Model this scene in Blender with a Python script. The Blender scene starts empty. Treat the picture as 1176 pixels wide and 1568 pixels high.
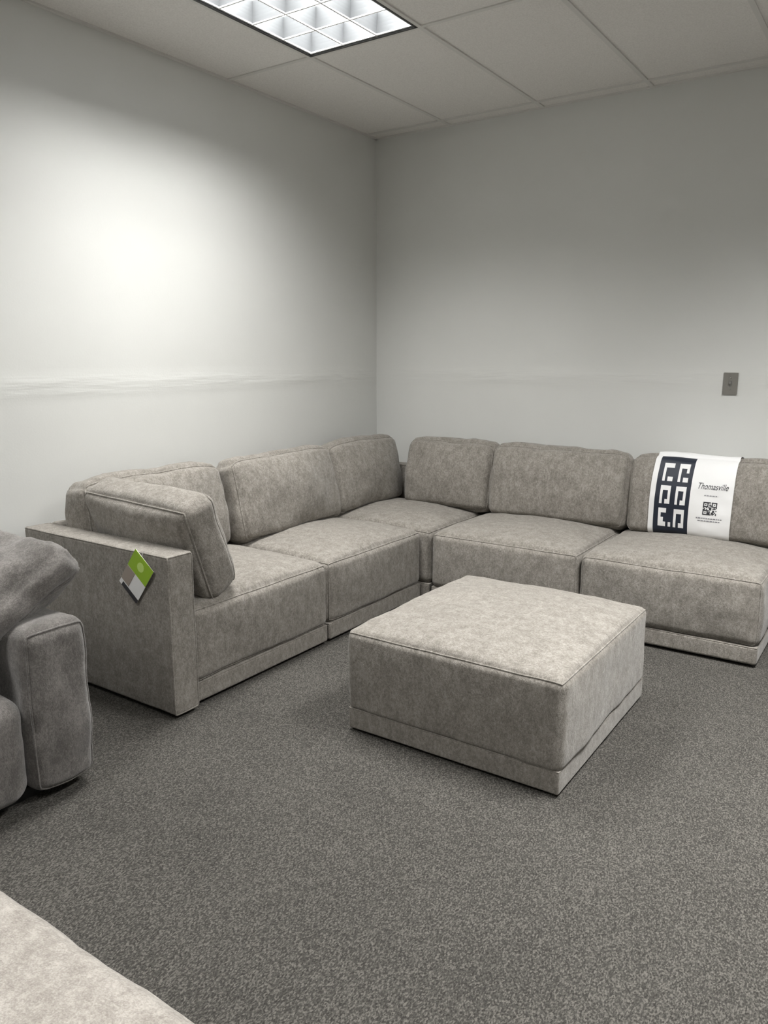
import bpy, bmesh, math, random
from mathutils import Vector, Matrix, noise, Euler
random.seed(3)
S=bpy.context.scene
S.view_settings.view_transform='Standard'
S.view_settings.look='None'
D=bpy.data
# ------------------------------------------------------------------ materials
def newmat(name):
    m=D.materials.new(name); m.use_nodes=True
    nt=m.node_tree; b=nt.nodes['Principled BSDF']
    return m,nt,b
def N(nt,t,**kw):
    n=nt.nodes.new(t)
    for k,v in kw.items():
        if k in n.inputs: n.inputs[k].default_value=v
        else: setattr(n,k,v)
    return n
def ramp(nt,fac,stops):
    r=nt.nodes.new('ShaderNodeValToRGB'); e=r.color_ramp.elements
    while len(e)<len(stops): e.new(.5)
    for i,(p,c) in enumerate(stops):
        e[i].position=p; e[i].color=(c[0],c[1],c[2],1)
    nt.links.new(fac,r.inputs[0]); return r.outputs[0]
def plain(name,col,rough=.6,metal=0,spec=.5):
    m,nt,b=newmat(name)
    b.inputs['Base Color'].default_value=(*col,1); b.inputs['Roughness'].default_value=rough
    b.inputs['Metallic'].default_value=metal; b.inputs['Specular IOR Level'].default_value=spec
    return m
def fabric(name,dark,mid,light,blotch=30,bump=.6,sheen=.2,bl=.7):
    m,nt,b=newmat(name); L=nt.links.new
    tc=N(nt,'ShaderNodeTexCoord')
    mp=N(nt,'ShaderNodeMapping'); mp.inputs['Scale'].default_value=(1,1,.65); L(tc.outputs['Object'],mp.inputs[0])
    n1=N(nt,'ShaderNodeTexNoise',Scale=blotch,Detail=4.0,Roughness=.6,Distortion=.2); L(mp.outputs[0],n1.inputs['Vector'])
    n2=N(nt,'ShaderNodeTexNoise',Scale=330.0,Detail=2.0,Roughness=.6); L(mp.outputs[0],n2.inputs['Vector'])
    n3=N(nt,'ShaderNodeTexNoise',Scale=120.0,Detail=3.0,Roughness=.65); L(mp.outputs[0],n3.inputs['Vector'])
    a0=N(nt,'ShaderNodeMath',operation='MULTIPLY'); L(n1.outputs[0],a0.inputs[0]); a0.inputs[1].default_value=bl
    a=N(nt,'ShaderNodeMath',operation='MULTIPLY_ADD'); L(n2.outputs[0],a.inputs[0]); a.inputs[1].default_value=1.0; L(a0.outputs[0],a.inputs[2])
    a2=N(nt,'ShaderNodeMath',operation='MULTIPLY_ADD'); L(n3.outputs[0],a2.inputs[0]); a2.inputs[1].default_value=.8; L(a.outputs[0],a2.inputs[2])
    mid_v=.5*(bl+1.8)
    mr=N(nt,'ShaderNodeMapRange'); mr.inputs['From Min'].default_value=mid_v-.37; mr.inputs['From Max'].default_value=mid_v+.37; L(a2.outputs[0],mr.inputs['Value'])
    c=ramp(nt,mr.outputs[0],[(.1,dark),(.5,mid),(.9,light)])
    L(c,b.inputs['Base Color'])
    b.inputs['Roughness'].default_value=.95; b.inputs['Specular IOR Level'].default_value=.08
    b.inputs['Sheen Weight'].default_value=sheen; b.inputs['Sheen Roughness'].default_value=.5
    bp=N(nt,'ShaderNodeBump',Strength=bump,Distance=.002); L(a2.outputs[0],bp.inputs['Height']); L(bp.outputs[0],b.inputs['Normal'])
    return m
FAB=fabric('taupe_chenille',(.162,.148,.130),(.243,.225,.200),(.348,.326,.296),bl=.8)
FAB2=fabric('grey_brown_velvet',(.098,.091,.085),(.152,.142,.133),(.238,.223,.210),blotch=17,sheen=.35,bl=1.0)
FAB3=fabric('light_chenille',(.27,.246,.220),(.37,.342,.31),(.49,.46,.42),blotch=24,bl=1.0)
BLACK=plain('black_plastic',(.012,.012,.012),.6)
def wallmat():
    m,nt,b=newmat('painted_wall'); L=nt.links.new
    tc=N(nt,'ShaderNodeTexCoord')
    n=N(nt,'ShaderNodeTexNoise',Scale=120.0,Detail=3.0); L(tc.outputs['Object'],n.inputs['Vector'])
    n2=N(nt,'ShaderNodeTexNoise',Scale=1.6,Detail=4.0); L(tc.outputs['Object'],n2.inputs['Vector'])
    c=ramp(nt,n2.outputs[0],[(.3,(.745,.752,.73)),(.7,(.775,.782,.76))]); L(c,b.inputs['Base Color'])
    b.inputs['Roughness'].default_value=.38; b.inputs['Specular IOR Level'].default_value=.4
    sep=N(nt,'ShaderNodeSeparateXYZ'); L(tc.outputs['Object'],sep.inputs[0])
    mask=N(nt,'ShaderNodeMapRange'); mask.interpolation_type='SMOOTHSTEP'
    ab=N(nt,'ShaderNodeMath',operation='SUBTRACT'); L(sep.outputs[2],ab.inputs[0]); ab.inputs[1].default_value=1.22
    ab2=N(nt,'ShaderNodeMath',operation='ABSOLUTE'); L(ab.outputs[0],ab2.inputs[0])
    mask.inputs['From Min'].default_value=.08; mask.inputs['From Max'].default_value=0; L(ab2.outputs[0],mask.inputs['Value'])
    mp=N(nt,'ShaderNodeMapping'); mp.inputs['Scale'].default_value=(2,2,18); L(tc.outputs['Object'],mp.inputs[0])
    n3=N(nt,'ShaderNodeTexNoise',Scale=1.0,Detail=3.0); L(mp.outputs[0],n3.inputs['Vector'])
    mm=N(nt,'ShaderNodeMath',operation='MULTIPLY'); L(n3.outputs[0],mm.inputs[0]); L(mask.outputs[0],mm.inputs[1])
    bp=N(nt,'ShaderNodeBump',Strength=.12,Distance=.002); L(n.outputs[0],bp.inputs['Height'])
    bp2=N(nt,'ShaderNodeBump',Strength=.25,Distance=.02); L(n2.outputs[0],bp2.inputs['Height']); L(bp.outputs[0],bp2.inputs['Normal'])
    bp3=N(nt,'ShaderNodeBump',Strength=.45,Distance=.012); L(mm.outputs[0],bp3.inputs['Height']); L(bp2.outputs[0],bp3.inputs['Normal'])
    L(bp3.outputs[0],b.inputs['Normal'])
    return m
WALL=wallmat()
def carpetmat():
    m,nt,b=newmat('loop_carpet'); L=nt.links.new
    tc=N(nt,'ShaderNodeTexCoord')
    mp=N(nt,'ShaderNodeMapping'); mp.inputs['Rotation'].default_value=(0,0,.6); mp.inputs['Scale'].default_value=(1,.6,1); L(tc.outputs['Object'],mp.inputs[0])
    v=N(nt,'ShaderNodeTexVoronoi',Scale=320.0); L(mp.outputs[0],v.inputs['Vector'])
    n=N(nt,'ShaderNodeTexNoise',Scale=250.0,Detail=3.0,Roughness=.7); L(mp.outputs[0],n.inputs['Vector'])
    nb=N(nt,'ShaderNodeTexNoise',Scale=3.0,Detail=4.0); L(tc.outputs['Object'],nb.inputs['Vector'])
    sx=N(nt,'ShaderNodeSeparateColor'); L(v.outputs['Color'],sx.inputs[0])
    a=N(nt,'ShaderNodeMath',operation='MULTIPLY_ADD'); L(sx.outputs[0],a.inputs[0]); a.inputs[1].default_value=.35; L(n.outputs[0],a.inputs[2])
    a2=N(nt,'ShaderNodeMath',operation='MULTIPLY_ADD'); L(nb.outputs[0],a2.inputs[0]); a2.inputs[1].default_value=.12; L(a.outputs[0],a2.inputs[2])
    c=ramp(nt,a2.outputs[0],[(.5,(.033,.031,.028)),(.74,(.068,.065,.059)),(.95,(.148,.140,.126))])
    L(c,b.inputs['Base Color']); b.inputs['Roughness'].default_value=.95; b.inputs['Specular IOR Level'].default_value=.1
    bp=N(nt,'ShaderNodeBump',Strength=.6,Distance=.004); L(a.outputs[0],bp.inputs['Height']); L(bp.outputs[0],b.inputs['Normal'])
    return m
CARPET=carpetmat()
def tilemat():
    m,nt,b=newmat('acoustic_tile'); L=nt.links.new
    tc=N(nt,'ShaderNodeTexCoord')
    n=N(nt,'ShaderNodeTexNoise',Scale=140.0,Detail=4.0,Roughness=.7); L(tc.outputs['Object'],n.inputs['Vector'])
    c=ramp(nt,n.outputs[0],[(.3,(.76,.74,.71)),(.6,(.88,.86,.83))]); L(c,b.inputs['Base Color'])
    b.inputs['Roughness'].default_value=.9
    bp=N(nt,'ShaderNodeBump',Strength=.3,Distance=.002); L(n.outputs[0],bp.inputs['Height']); L(bp.outputs[0],b.inputs['Normal'])
    return m
TILE=tilemat()
TBAR=plain('grid_paint',(.74,.73,.70),.5)
LOUV=plain('housing_white',(.86,.87,.88),.3)
BLADE=plain('louver_aluminium',(.062,.065,.068),.35)
LIP=plain('louver_edge_white',(.9,.9,.9),.4)
DARKT=plain('fixture_trim',(.05,.05,.05),.5)
BASEB=plain('vinyl_base',(.10,.10,.10),.5)
# ------------------------------------------------------------------ geometry helpers
def empty(name,loc=(0,0,0)):
    e=D.objects.new(name,None); e.location=loc; S.collection.objects.link(e); e.empty_display_size=.1; return e
def finish(name,bm,mats,parent=None,smooth=True,mat=None):
    me=D.meshes.new(name); bm.normal_update(); bm.to_mesh(me); bm.free()
    for x in (mats if isinstance(mats,(list,tuple)) else [mats]): me.materials.append(x)
    if smooth:
        for p in me.polygons: p.use_smooth=True
    o=D.objects.new(name,me); S.collection.objects.link(o)
    if mat is not None: o.matrix_world=mat
    if parent: o.parent=parent
    return o
def add_box(bm,a,b,mi=0):
    vs=[bm.verts.new((x,y,z)) for x in (a[0],b[0]) for y in (a[1],b[1]) for z in (a[2],b[2])]
    for f in ((0,1,3,2),(4,6,7,5),(0,4,5,1),(2,3,7,6),(0,2,6,4),(1,5,7,3)):
        fc=bm.faces.new([vs[i] for i in f]); fc.material_index=mi
def box(name,a,b,mat,parent=None,bev=0):
    bm=bmesh.new(); add_box(bm,a,b)
    bmesh.ops.recalc_face_normals(bm,faces=bm.faces)
    if bev: bmesh.ops.bevel(bm,geom=bm.edges[:],offset=bev,segments=2,affect='EDGES')
    return finish(name,bm,mat,parent,smooth=False)
class Soft:
    """rounded, crowned upholstery box; h = half sizes"""
    def __init__(s,h,r=.03,bul=(0,0,0),e=.8,amp=.003,fr=5,seed=0,lean=None):
        s.h=Vector(h); s.r=r; s.bul=bul; s.e=e; s.amp=amp; s.fr=fr; s.seed=seed; s.lean=lean
    def f(s,P,off=0):
        h=s.h; r=s.r; q=Vector([max(-(h[i]-r),min(h[i]-r,P[i])) for i in range(3)])
        d=Vector(P)-q
        nrm=d.normalized() if d.length>1e-9 else Vector((0,0,1))
        pos=q+nrm*(r+off) if d.length>1e-9 else q
        p=[max(-1,min(1,P[i]/h[i])) for i in range(3)]
        for a in range(3):
            b,c=(a+1)%3,(a+2)%3
            pos[a]+=p[a]*s.bul[a]*(max(0,1-p[b]**2)**s.e)*(max(0,1-p[c]**2)**s.e)
        if s.amp:
            k=Vector((s.seed*7.3,s.seed*3.1,s.seed*1.7))
            w=noise.noise(pos*s.fr+k)+.5*noise.noise(pos*s.fr*2.3+k)+.22*noise.noise(pos*s.fr*5+k)
            pos=pos+nrm*w*s.amp
        if s.lean: pos=s.lean(pos,p)
        return pos
    def coords(s,a):
        h=s.h[a]; r=s.r; n=max(4,int(2*(h-r)/.025)); n=min(n,38)
        c=[-(h-r)+2*(h-r)*i/n for i in range(n+1)]
        rim=[(h-r)+r*math.tan(math.radians(t)) for t in (9,18,27,36,45)]
        return [-x for x in rim[::-1]]+c+rim
    def mesh(s,name,mat,parent,M):
        bm=bmesh.new(); cs=[s.coords(a) for a in range(3)]; cache={}
        def V(P):
            k=tuple(round(x,6) for x in P)
            if k not in cache: cache[k]=bm.verts.new(s.f(Vector(P)))
            return cache[k]
        for a in range(3):
            b,c=(a+1)%3,(a+2)%3
            for sg in (-1,1):
                for i in range(len(cs[b])-1):
                    for j in range(len(cs[c])-1):
                        q=[]
                        for (u,v) in ((i,j),(i+1,j),(i+1,j+1),(i,j+1)):
                            P=[0,0,0]; P[a]=sg*s.h[a]; P[b]=cs[b][u]; P[c]=cs[c][v]; q.append(V(P))
                        if sg<0: q.reverse()
                        bm.faces.new(q)
        return finish(name,bm,mat,parent,True,M)
    def ring(s,axis,sg,name,mat,parent,M,rad=.0035,off=.001):
        b,c=(axis+1)%3,(axis+2)%3; hb,hc=s.h[b],s.h[c]; pts=[]
        def P(u,v):
            p=[0,0,0]; p[axis]=sg*s.h[axis]; p[b]=u; p[c]=v; return Vector(p)
        cb=s.coords(b)[:-1]; cc=s.coords(c)[:-1]
        for u in cb: pts.append(s.f(P(u,-hc),off))
        for v in cc: pts.append(s.f(P(hb,v),off))
        for u in cb: pts.append(s.f(P(-u,hc),off))
        for v in cc: pts.append(s.f(P(-hb,-v),off))
        tube(name,pts,rad,mat,parent,M,True)
def tube(name,pts,rad,mat,parent,M=None,closed=False,seg=6):
    bm=bmesh.new(); rings=[]; n=len(pts); up=None
    for i,p in enumerate(pts):
        a=pts[(i-1)%n] if (closed or i>0) else pts[i]; b=pts[(i+1)%n] if (closed or i<n-1) else pts[i]
        t=(b-a).normalized()
        if up is None: up=t.orthogonal().normalized()
        u=(up-t*up.dot(t)); u=u.normalized() if u.length>1e-6 else t.orthogonal().normalized()
        up=u; w=t.cross(u)
        rings.append([bm.verts.new(p+(u*math.cos(2*math.pi*k/seg)+w*math.sin(2*math.pi*k/seg))*rad) for k in range(seg)])
    for i in range(n if closed else n-1):
        A=rings[i]; B=rings[(i+1)%n]
        for k in range(seg): bm.faces.new((A[k],A[(k+1)%seg],B[(k+1)%seg],B[k]))
    return finish(name,bm,mat,parent,True,M)
def T(x,y,z,rx=0,ry=0,rz=0):
    return Matrix.Translation((x,y,z))@Euler((math.radians(rx),math.radians(ry),math.radians(rz))).to_matrix().to_4x4()
def sbox(name,a,b,mat,parent,r=.02,bul=(0,0,0),pipe=(),amp=.002,seed=0,fr=5,e=.8,rad=.0035):
    c=[(a[i]+b[i])/2 for i in range(3)]; h=[abs(b[i]-a[i])/2 for i in range(3)]
    s=Soft(h,r,bul,e,amp,fr,seed); M=T(*c)
    o=s.mesh(name,mat,parent,M)
    for k,(ax,sg) in enumerate(pipe): s.ring(ax,sg,name+'_piping_%d'%(k+1),mat,parent,M,rad)
    return o
# ------------------------------------------------------------------ room
RX,RY,H=5.55,-6.7,2.745
box('floor',(-.1,RY-.1,-.1),(RX+.1,.1,0),CARPET)
box('wall_left',(-.1,RY,0),(0,0,H+.25),WALL)
box('wall_back',(-.1,0,0),(RX+.1,.1,H+.25),WALL)
box('wall_right',(RX,RY,0),(RX+.1,0,H+.25),WALL)
box('wall_front',(-.1,RY-.1,0),(RX+.1,RY,H+.25),WALL)
box('baseboard_left',(0,RY,0),(.008,0,.1),BASEB)
box('baseboard_back',(.008,-.008,0),(RX,0,.1),BASEB)
box('baseboard_right',(RX-.008,RY,0),(RX,-.008,.1),BASEB)
box('baseboard_front',(.008,RY,0),(RX-.008,RY+.008,.1),BASEB)
gx=[0]+[.560+.613*i for i in range(9) if .560+.613*i<RX]+[RX]
gy=[0,-.12]+[-1.345-1.225*i for i in range(9) if -1.345-1.225*i>RY]+[RY]
fix=[(1,2),(5,2),(1,4),(5,4)]
bm=bmesh.new()
for i in range(len(gx)-1):
    for j in range(len(gy)-1):
        if (i,j) in fix: continue
        add_box(bm,(gx[i],gy[j+1],H),(gx[i+1],gy[j],H+.015))
bmesh.ops.recalc_face_normals(bm,faces=bm.faces)
ceil=finish('ceiling',bm,TILE,smooth=False)
bm=bmesh.new(); w=.011; z0=H-.006
for x in gx[1:-1]: add_box(bm,(x-w,RY,z0),(x+w,0,H))
for y in gy[1:-1]: add_box(bm,(0,y-w,z0+.0005),(RX,y+w,H))
add_box(bm,(0,-.02,z0-.002),(RX,0,H)); add_box(bm,(0,RY,z0-.002),(.02,0,H))
bmesh.ops.recalc_face_normals(bm,faces=bm.faces)
finish('ceiling_grid',bm,TBAR,smooth=False)
def fixture(i,j,power):
    x0,x1=gx[i]+w,gx[i+1]-w; y1,y0=gy[j]-w,gy[j+1]+w
    e=empty('ceiling_light',((x0+x1)/2,(y0+y1)/2,H))
    inv=Matrix.Translation(-e.location)
    bm=bmesh.new(); t=.004; hz=.15
    add_box(bm,(x0,y0,H),(x0+t,y1,H+hz)); add_box(bm,(x1-t,y0,H),(x1,y1,H+hz))
    add_box(bm,(x0,y0,H),(x1,y0+t,H+hz)); add_box(bm,(x0,y1-t,H),(x1,y1,H+hz)); add_box(bm,(x0,y0,H+hz),(x1,y1,H+hz+t))
    bmesh.ops.recalc_face_normals(bm,faces=bm.faces); bm.transform(inv)
    finish('housing',bm,LOUV,e,False)
    bm=bmesh.new(); f=.007; zb=H-.007
    for a,b in (((x0-.004,y0-.004),(x0+f,y1+.004)),((x1-f,y0-.004),(x1+.004,y1+.004)),((x0,y0-.004),(x1,y0+f)),((x0,y1-f),(x1,y1+.004))):
        add_box(bm,(a[0],a[1],zb),(b[0],b[1],zb+.006))
    bmesh.ops.recalc_face_normals(bm,faces=bm.faces); bm.transform(inv)
    finish('trim_frame',bm,DARKT,e,False)
    bm=bmesh.new(); bl=bmesh.new(); hb=.082
    prof=[(.0025,0)]+[(.003+.018*(k/6)**2,hb*k/6) for k in range(1,7)]
    def blade(c,lo,hi,along):
        pl=[(-a,z) for a,z in prof]+[(a,z) for a,z in prof[::-1]]
        A=[];B=[]
        for (o,z) in pl:
            if along=='y': A.append(bm.verts.new((c+o,lo,H+.002+z))); B.append(bm.verts.new((c+o,hi,H+.002+z)))
            else: A.append(bm.verts.new((lo,c+o,H+.002+z))); B.append(bm.verts.new((hi,c+o,H+.002+z)))
        n=len(pl)
        for k in range(n): bm.faces.new((A[k],A[(k+1)%n],B[(k+1)%n],B[k]))
        q=.004
        if along=='y': add_box(bl,(c-q,lo,H-.001),(c+q,hi,H+.004))
        else: add_box(bl,(lo,c-q,H-.0005),(hi,c+q,H+.0045))
    for k in range(0,4): blade(x0+.014+(x1-x0-.028)*k/3,y0,y1,'y')
    for k in range(0,7): blade(y0+.014+(y1-y0-.028)*k/6,x0,x1,'x')
    bmesh.ops.recalc_face_normals(bm,faces=bm.faces); bm.transform(inv)
    finish('louver',bm,BLADE,e,False)
    bmesh.ops.recalc_face_normals(bl,faces=bl.faces); bl.transform(inv)
    finish('louver_edges',bl,LIP,e,False)
    la=D.lights.new('lamp','AREA'); la.shape='RECTANGLE'; la.size=x1-x0-.03; la.size_y=y1-y0-.03; la.energy=power
    la.color=(1,.99,.965); la.spread=math.radians(174)
    lo=D.objects.new('lamp',la); S.collection.objects.link(lo); lo.parent=e; lo.location=(0,0,.135)
for (i,j),p in zip(fix,(124,245,75,80)): fixture(i,j,p)
# ------------------------------------------------------------------ sectional
sec=empty('sectional_sofa')
SH=.397
def module(tag,a,b,back,mat=FAB,seed=0,parent=sec,front=None):
    (x0,y0),(x1,y1)=a,b; g=.006
    box(tag+'_feet',(x0+.05,y0+.05,0),(x1-.05,y1-.05,.02),BLACK,parent)
    sbox(tag+'_base_band',(x0+g,y0+g,.014),(x1-g,y1-g,.095),mat,parent,r=.012,amp=.0008,seed=seed,pipe=((2,1),),rad=.002)
    fx0,fy0,fx1,fy1=x0,y0,x1,y1
    bt=.10
    if 'left' in back: fx0+=bt
    if 'back' in back: fy1-=bt
    pp=[(2,1)]+([front] if front else [])
    sbox(tag+'_seat',(fx0+g,fy0+g,.093),(fx1-g,fy1-g,SH),mat,parent,r=.036,bul=(.014,.014,.055),pipe=pp,amp=.007,seed=seed+1,e=.6,rad=.003)
    if 'left' in back: sbox(tag+'_backrest_left',(x0,y0+g,.09),(x0+bt,y1-g,.635),mat,parent,r=.015,pipe=((2,1),),seed=seed+2)
    if 'back' in back: sbox(tag+'_backrest_back',(x0+g,y1-bt,.09),(x1-g,y1,.635),mat,parent,r=.015,pipe=((2,1),),seed=seed+3)
XF=.935
module('end_module',(.05,-2.572),(XF,-1.73),('left',),seed=1,front=(0,1))
module('armless_module_a',(.05,-1.73),(XF,-.895),('left',),seed=5,front=(0,1))
module('corner_module',(.05,-.895),(.985,-.05),('left','back'),seed=9)
module('armless_module_b',(1.0,-.925),(1.845,-.05),('back',),seed=13,front=(1,-1))
module('armless_module_c',(1.847,-.925),(2.675,-.05),('back',),seed=17,front=(1,-1))
sbox('arm',(.045,-2.69,.016),(.955,-2.570,.635),FAB,sec,r=.014,pipe=((0,1),(2,1)),amp=.002,seed=21)
def backc(name,cx,cy,wid,facing,z=.405,hgt=.425,th=.17,tilt=9,seed=0,par=sec,mat=FAB,yaw=0,amp=.014,roll=0,drop=.014):
    H2=hgt/2
    def lean(pos,p):
        px,py,pz=p
        k=max(0,pz)
        pos.z-=drop*(abs(px)**5)*k
        pos.x*=1-.010*(pz**2)
        pos.y*=1-.20*max(0,pz)**2
        return pos
    s=Soft((wid/2,th/2,H2),.042,(.012,.065,.014),.5,amp,4.5,seed,lean)
    rz=0 if facing=='-y' else 90
    M=T(cx,cy,z+H2,0,0,rz+yaw)@T(0,0,0,-tilt,roll,0)
    s.mesh(name,mat,par,M)
    s.ring(1,-1,name+'_piping_front',mat,par,M,.0042); s.ring(1,1,name+'_piping_rear',mat,par,M,.0042)
    return s,M
backc('back_cushion_a',.235,-2.160,.79,'+x',seed=31,tilt=7,drop=.020)
backc('back_cushion_b',.280,-1.330,.820,'+x',seed=32,yaw=1.5,tilt=11,drop=.024,hgt=.43)
backc('back_cushion_c',.236,-.535,.71,'+x',seed=33,hgt=.43,drop=.026)
backc('back_cushion_d',.757,-.24,.615,'-y',seed=34)
backc('back_cushion_e',1.472,-.255,.82,'-y',seed=35)
c6,M6=backc('back_cushion_f',2.295,-.25,.82,'-y',seed=36,amp=.010)
def pillow(name,h,M,mat,seed,bul,par,r=.03,amp=.006,knife=0,fr=4):
    def lean(pos,p):
        px,py,pz=p
        t=max(0,1-abs(px)**6)*max(0,1-abs(pz)**6)
        pos.y*=1-knife*(1-t)
        return pos
    s=Soft(h,r,bul,.6,amp,fr,seed,lean)
    s.mesh(name,mat,par,M)
    if knife: s.ring(1,-1,name+'_piping',mat,par,M,.005)
    else:
        s.ring(1,-1,name+'_piping_front',mat,par,M,.0042); s.ring(1,1,name+'_piping_rear',mat,par,M,.0042)
pillow('arm_pillow',(.318,.080,.207),T(.605,-2.43,.622,20,2,-1),FAB,41,(.012,.05,.012),sec,r=.045,amp=.012)
# ------------------------------------------------------------------ ottoman
ott=empty('ottoman',(1.94,-1.925,0))
def ottoman(e,x0,y0,x1,y1,h,mat,seed,crown=.035,r=.03):
    o=e.location
    def tr(a): return (a[0]-o.x,a[1]-o.y,a[2])
    box('feet',tr((x0+.05,y0+.05,0)),tr((x1-.05,y1-.05,.02)),BLACK,e)
    sbox('base_band',tr((x0+.004,y0+.004,.010)),tr((x1-.004,y1-.004,.090)),mat,e,r=.008,amp=.0008,seed=seed,pipe=((2,1),),rad=.002)
    sbox('cushion_top',tr((x0,y0,.078)),tr((x1,y1,h)),mat,e,r=r,bul=(.006,.006,crown),pipe=((2,1),),amp=.006,seed=seed+1,e=.6,rad=.003)
ottoman(ott,1.527,-2.380,2.347,-1.493,.386,FAB,51,crown=.045)
o2=empty('ottoman',(2.05,-4.3,0))
ottoman(o2,1.45,-4.75,2.56,-3.84,.420,FAB3,61,crown=.06,r=.06)
# ------------------------------------------------------------------ foreground sofa
sf=empty('sofa')
sbox('arm_near',(.12,-3.315,.03),(1.065,-3.10,.555),FAB2,sf,r=.045,bul=(.012,.012,.015),amp=.013,seed=71,pipe=((0,1),))
sbox('front_deck',(.12,-5.3,.03),(1.06,-3.318,.36),FAB2,sf,r=.06,bul=(.012,0,.02),amp=.010,seed=72)
sbox('seat_cushion_a',(.32,-4.34,.34),(1.03,-3.40,.46),FAB2,sf,r=.05,bul=(.015,.0,.03),amp=.008,seed=73)
sbox('seat_cushion_b',(.32,-5.28,.34),(1.03,-4.35,.46),FAB2,sf,r=.05,bul=(.015,.0,.03),amp=.008,seed=74)
sbox('backrest',(.05,-5.3,.03),(.30,-3.11,.66),FAB2,sf,r=.05,amp=.006,seed=75)
sbox('arm_far',(.12,-5.52,.03),(1.06,-5.305,.56),FAB2,sf,r=.05,amp=.006,seed=76)
box('sofa_feet',(.2,-5.4,0),(.98,-3.2,.035),BLACK,sf)
pillow('loose_pillow',(.28,.078,.27),T(.69,-3.285,.592,90+29,0,0),FAB2,81,(.01,.055,.01),sf,r=.058,amp=.024,knife=.25,fr=5)
# ------------------------------------------------------------------ light switch
STEEL=plain('brushed_steel',(.42,.41,.38),.35,.8)
ls=empty('light_switch',(2.294,-.003,1.205))
def lbox(n,a,b,m,par,bev=0): return box(n,a,b,m,par,bev)
lbox('plate',(-.036,-.005,-.058),(.036,.003,.058),STEEL,ls,.0015)
lbox('toggle_slot',(-.007,-.0065,-.014),(.007,-.004,.014),plain('slot_grey',(.2,.2,.19),.5),ls)
lbox('toggle',(-.0045,-.018,-.001),(.0045,-.004,.010),plain('toggle_grey',(.30,.30,.28),.4),ls,.001)
for k,zz in enumerate((-.03,.03)):
    bm=bmesh.new(); bmesh.ops.create_uvsphere(bm,u_segments=12,v_segments=6,radius=.0035,matrix=Matrix.Translation((0,-.005,zz)))
    finish('screw_%d'%(k+1),bm,STEEL,ls)
# ------------------------------------------------------------------ paper sleeve sign on cushion
NAVY=plain('navy_print',(.010,.015,.028),.5); WHITE=plain('white_card',(.78,.78,.78),.5); INK=plain('ink',(.03,.03,.035),.5)
sg=empty('paper_sleeve_sign')
xa,xb=-.275,.130
def sheet(u,v,off):
    h=c6.h; fz=2*h.z; x=xa+(xb-xa)*u
    ty=2*h.y
    if v<fz: P=Vector((x,-h.y,-h.z+v))
    elif v<fz+ty: P=Vector((x,-h.y+(v-fz),h.z))
    else: P=Vector((x,h.y,h.z-(v-fz-ty)))
    return M6@c6.f(P,off)
Hf=2*c6.h.z
Vmax=2*c6.h.z+2*c6.h.y+.08; v0=.012
NU,NV=60,120
glyph=["XXXX..XXXX","X.....X..X","X.....X...","X.XX..X.XX","..........",
       "XXXX..XXXX","X..X..X..X","X..X..X..X","X.XX..X.XX","..........",
       "XXX...XXXX","X.....X..X","XX....X..X","XXX.X.X.XX"]
bm=bmesh.new(); grid=[[bm.verts.new(sheet(i/NU,v0+(Vmax-v0)*j/NV,.007)) for i in range(NU+1)] for j in range(NV+1)]
qr=[[random.random()<.5 for _ in range(13)] for _ in range(13)]
def isqr(a,b):
    for (ca,cb) in ((0,0),(0,8),(8,0)):
        if ca<=a<ca+5 and cb<=b<cb+5:
            return not(1<=a-ca<=3 and 1<=b-cb<=3) or (a-ca==2 and b-cb==2)
    return qr[a][b]
for j in range(NV):
    for i in range(NU):
        u=(i+.5)/NU; v=v0+(Vmax-v0)*(j+.5)/NV
        f=bm.faces.new((grid[j][i],grid[j][i+1],grid[j+1][i+1],grid[j+1][i]))
        f.material_index=1 if (.07<u<.5 and v<Hf*.99) else 0
bmesh.ops.recalc_face_normals(bm,faces=bm.faces)
sh=finish('paper_sheet',bm,[WHITE,NAVY],sg)
def patches(name,cells,mat,off=.0085):
    bm=bmesh.new()
    for (u0,u1,va,vb) in cells:
        nu=2;nv=2
        g=[[bm.verts.new(sheet(u0+(u1-u0)*i/nu,va+(vb-va)*j/nv,off)) for i in range(nu+1)] for j in range(nv+1)]
        for j in range(nv):
            for i in range(nu): bm.faces.new((g[j][i],g[j][i+1],g[j+1][i+1],g[j+1][i]))
    return finish(name,bm,mat,sg)
cells=[]
for r_,row in enumerate(glyph):
    for c_,ch in enumerate(row):
        if ch=='X':
            u0=.13+c_*.032; vt=Hf*.90-r_*.0235
            cells.append((u0,u0+.0322,vt-.0237,vt))
patches('block_lettering',cells,WHITE)
cells=[]
for a in range(13):
    for b in range(13):
        if isqr(a,b):
            u0=.67+b*.0125; vt=Hf*.47-a*.0050
            cells.append((u0,u0+.0126,vt-.0051,vt))
patches('qr_code',cells,INK,.0085)
cells=[]
def line(u0,u1,v):
    u=u0
    while u<u1:
        l=.012+random.random()*.02; cells.append((u,min(u+l,u1),v-.0025,v+.0025)); u+=l+.008
line(.67,.83,Hf*.545); line(.60,.90,Hf*.275); line(.62,.88,Hf*.245)
patches('small_print',cells,plain('grey_ink',(.25,.25,.27),.5))
tcv=D.curves.new('wordmark','FONT'); tcv.body='Thomasville'; tcv.size=1; tcv.shear=.35; tcv.resolution_u=4
to=D.objects.new('wordmark_tmp',tcv); S.collection.objects.link(to)
bpy.context.view_layer.update()
me=D.meshes.new_from_object(to.evaluated_get(bpy.context.evaluated_depsgraph_get()))
D.objects.remove(to)
mx=max(v.co.x for v in me.vertices)
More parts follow.
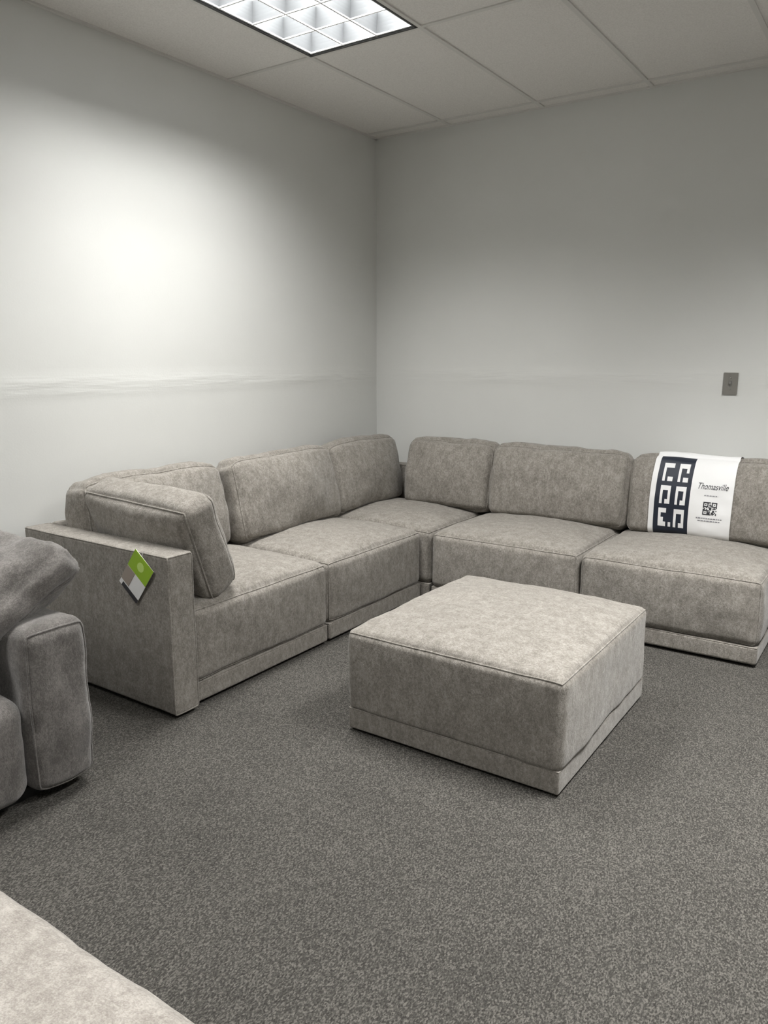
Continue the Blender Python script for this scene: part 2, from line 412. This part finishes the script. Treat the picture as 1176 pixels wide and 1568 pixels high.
for v in me.vertices:
    u=.57+.37*v.co.x/mx; vv=Hf*.62+v.co.y*.035*1.3
    v.co=sheet(u,vv,.0085)
me.materials.clear(); me.materials.append(INK)
wo=D.objects.new('wordmark',me); S.collection.objects.link(wo); wo.parent=sg
# ------------------------------------------------------------------ hang tag on arm
tg=empty('hang_tag',(.785,-2.697,.54))
GREEN=plain('tag_green',(.30,.50,.03),.4); GREYP=plain('tag_photo',(.33,.28,.24),.5)
def tagpart(n,pts,m,y):
    bm=bmesh.new(); R=math.radians(-38)
    A=[]
    for (a,b) in pts:
        a*=1.2; b*=1.2
        X=a*math.cos(R)-b*math.sin(R); Z=a*math.sin(R)+b*math.cos(R)
        A.append(Vector((X,y,Z)))
    f=bm.faces.new([bm.verts.new(v) for v in A])
    r=bmesh.ops.extrude_face_region(bm,geom=[f]); bmesh.ops.translate(bm,verts=[v for v in r['geom'] if isinstance(v,bmesh.types.BMVert)],vec=(0,-.0012,0))
    bmesh.ops.recalc_face_normals(bm,faces=bm.faces)
    return finish(n,bm,m,tg,False)
def rect(a,b,c,d): return [(a,b),(c,b),(c,d),(a,d)]
tagpart('card',rect(-.05,-.075,.05,.075),WHITE,0)
tagpart('green_header',rect(-.05,.005,.05,.075),GREEN,-.0014)
tagpart('photo_print',rect(-.05,-.055,-.008,.003),GREYP,-.0014)
tagpart('black_footer',rect(-.035,-.075,.05,-.06),INK,-.0014)
tagpart('logo_ring',[(.0+.016*math.cos(t*.5236),.042+.016*math.sin(t*.5236)) for t in range(12)],plain('tag_light_green',(.55,.75,.2),.4),-.0020)
tube('string',[Vector((.04,-.001,.075)),Vector((.045,-.002,.09)),Vector((.05,.003,.105))],.001,WHITE,tg)
# ------------------------------------------------------------------ camera
cam=D.cameras.new('camera'); co=D.objects.new('camera',cam); S.collection.objects.link(co); S.camera=co
cam.sensor_fit='VERTICAL'; cam.sensor_height=36; cam.lens=36*1186/1568
co.location=(3.13,-4.48,1.35); co.rotation_euler=(math.radians(90-11.4),0,math.radians(34.4))
cam.clip_start=.05
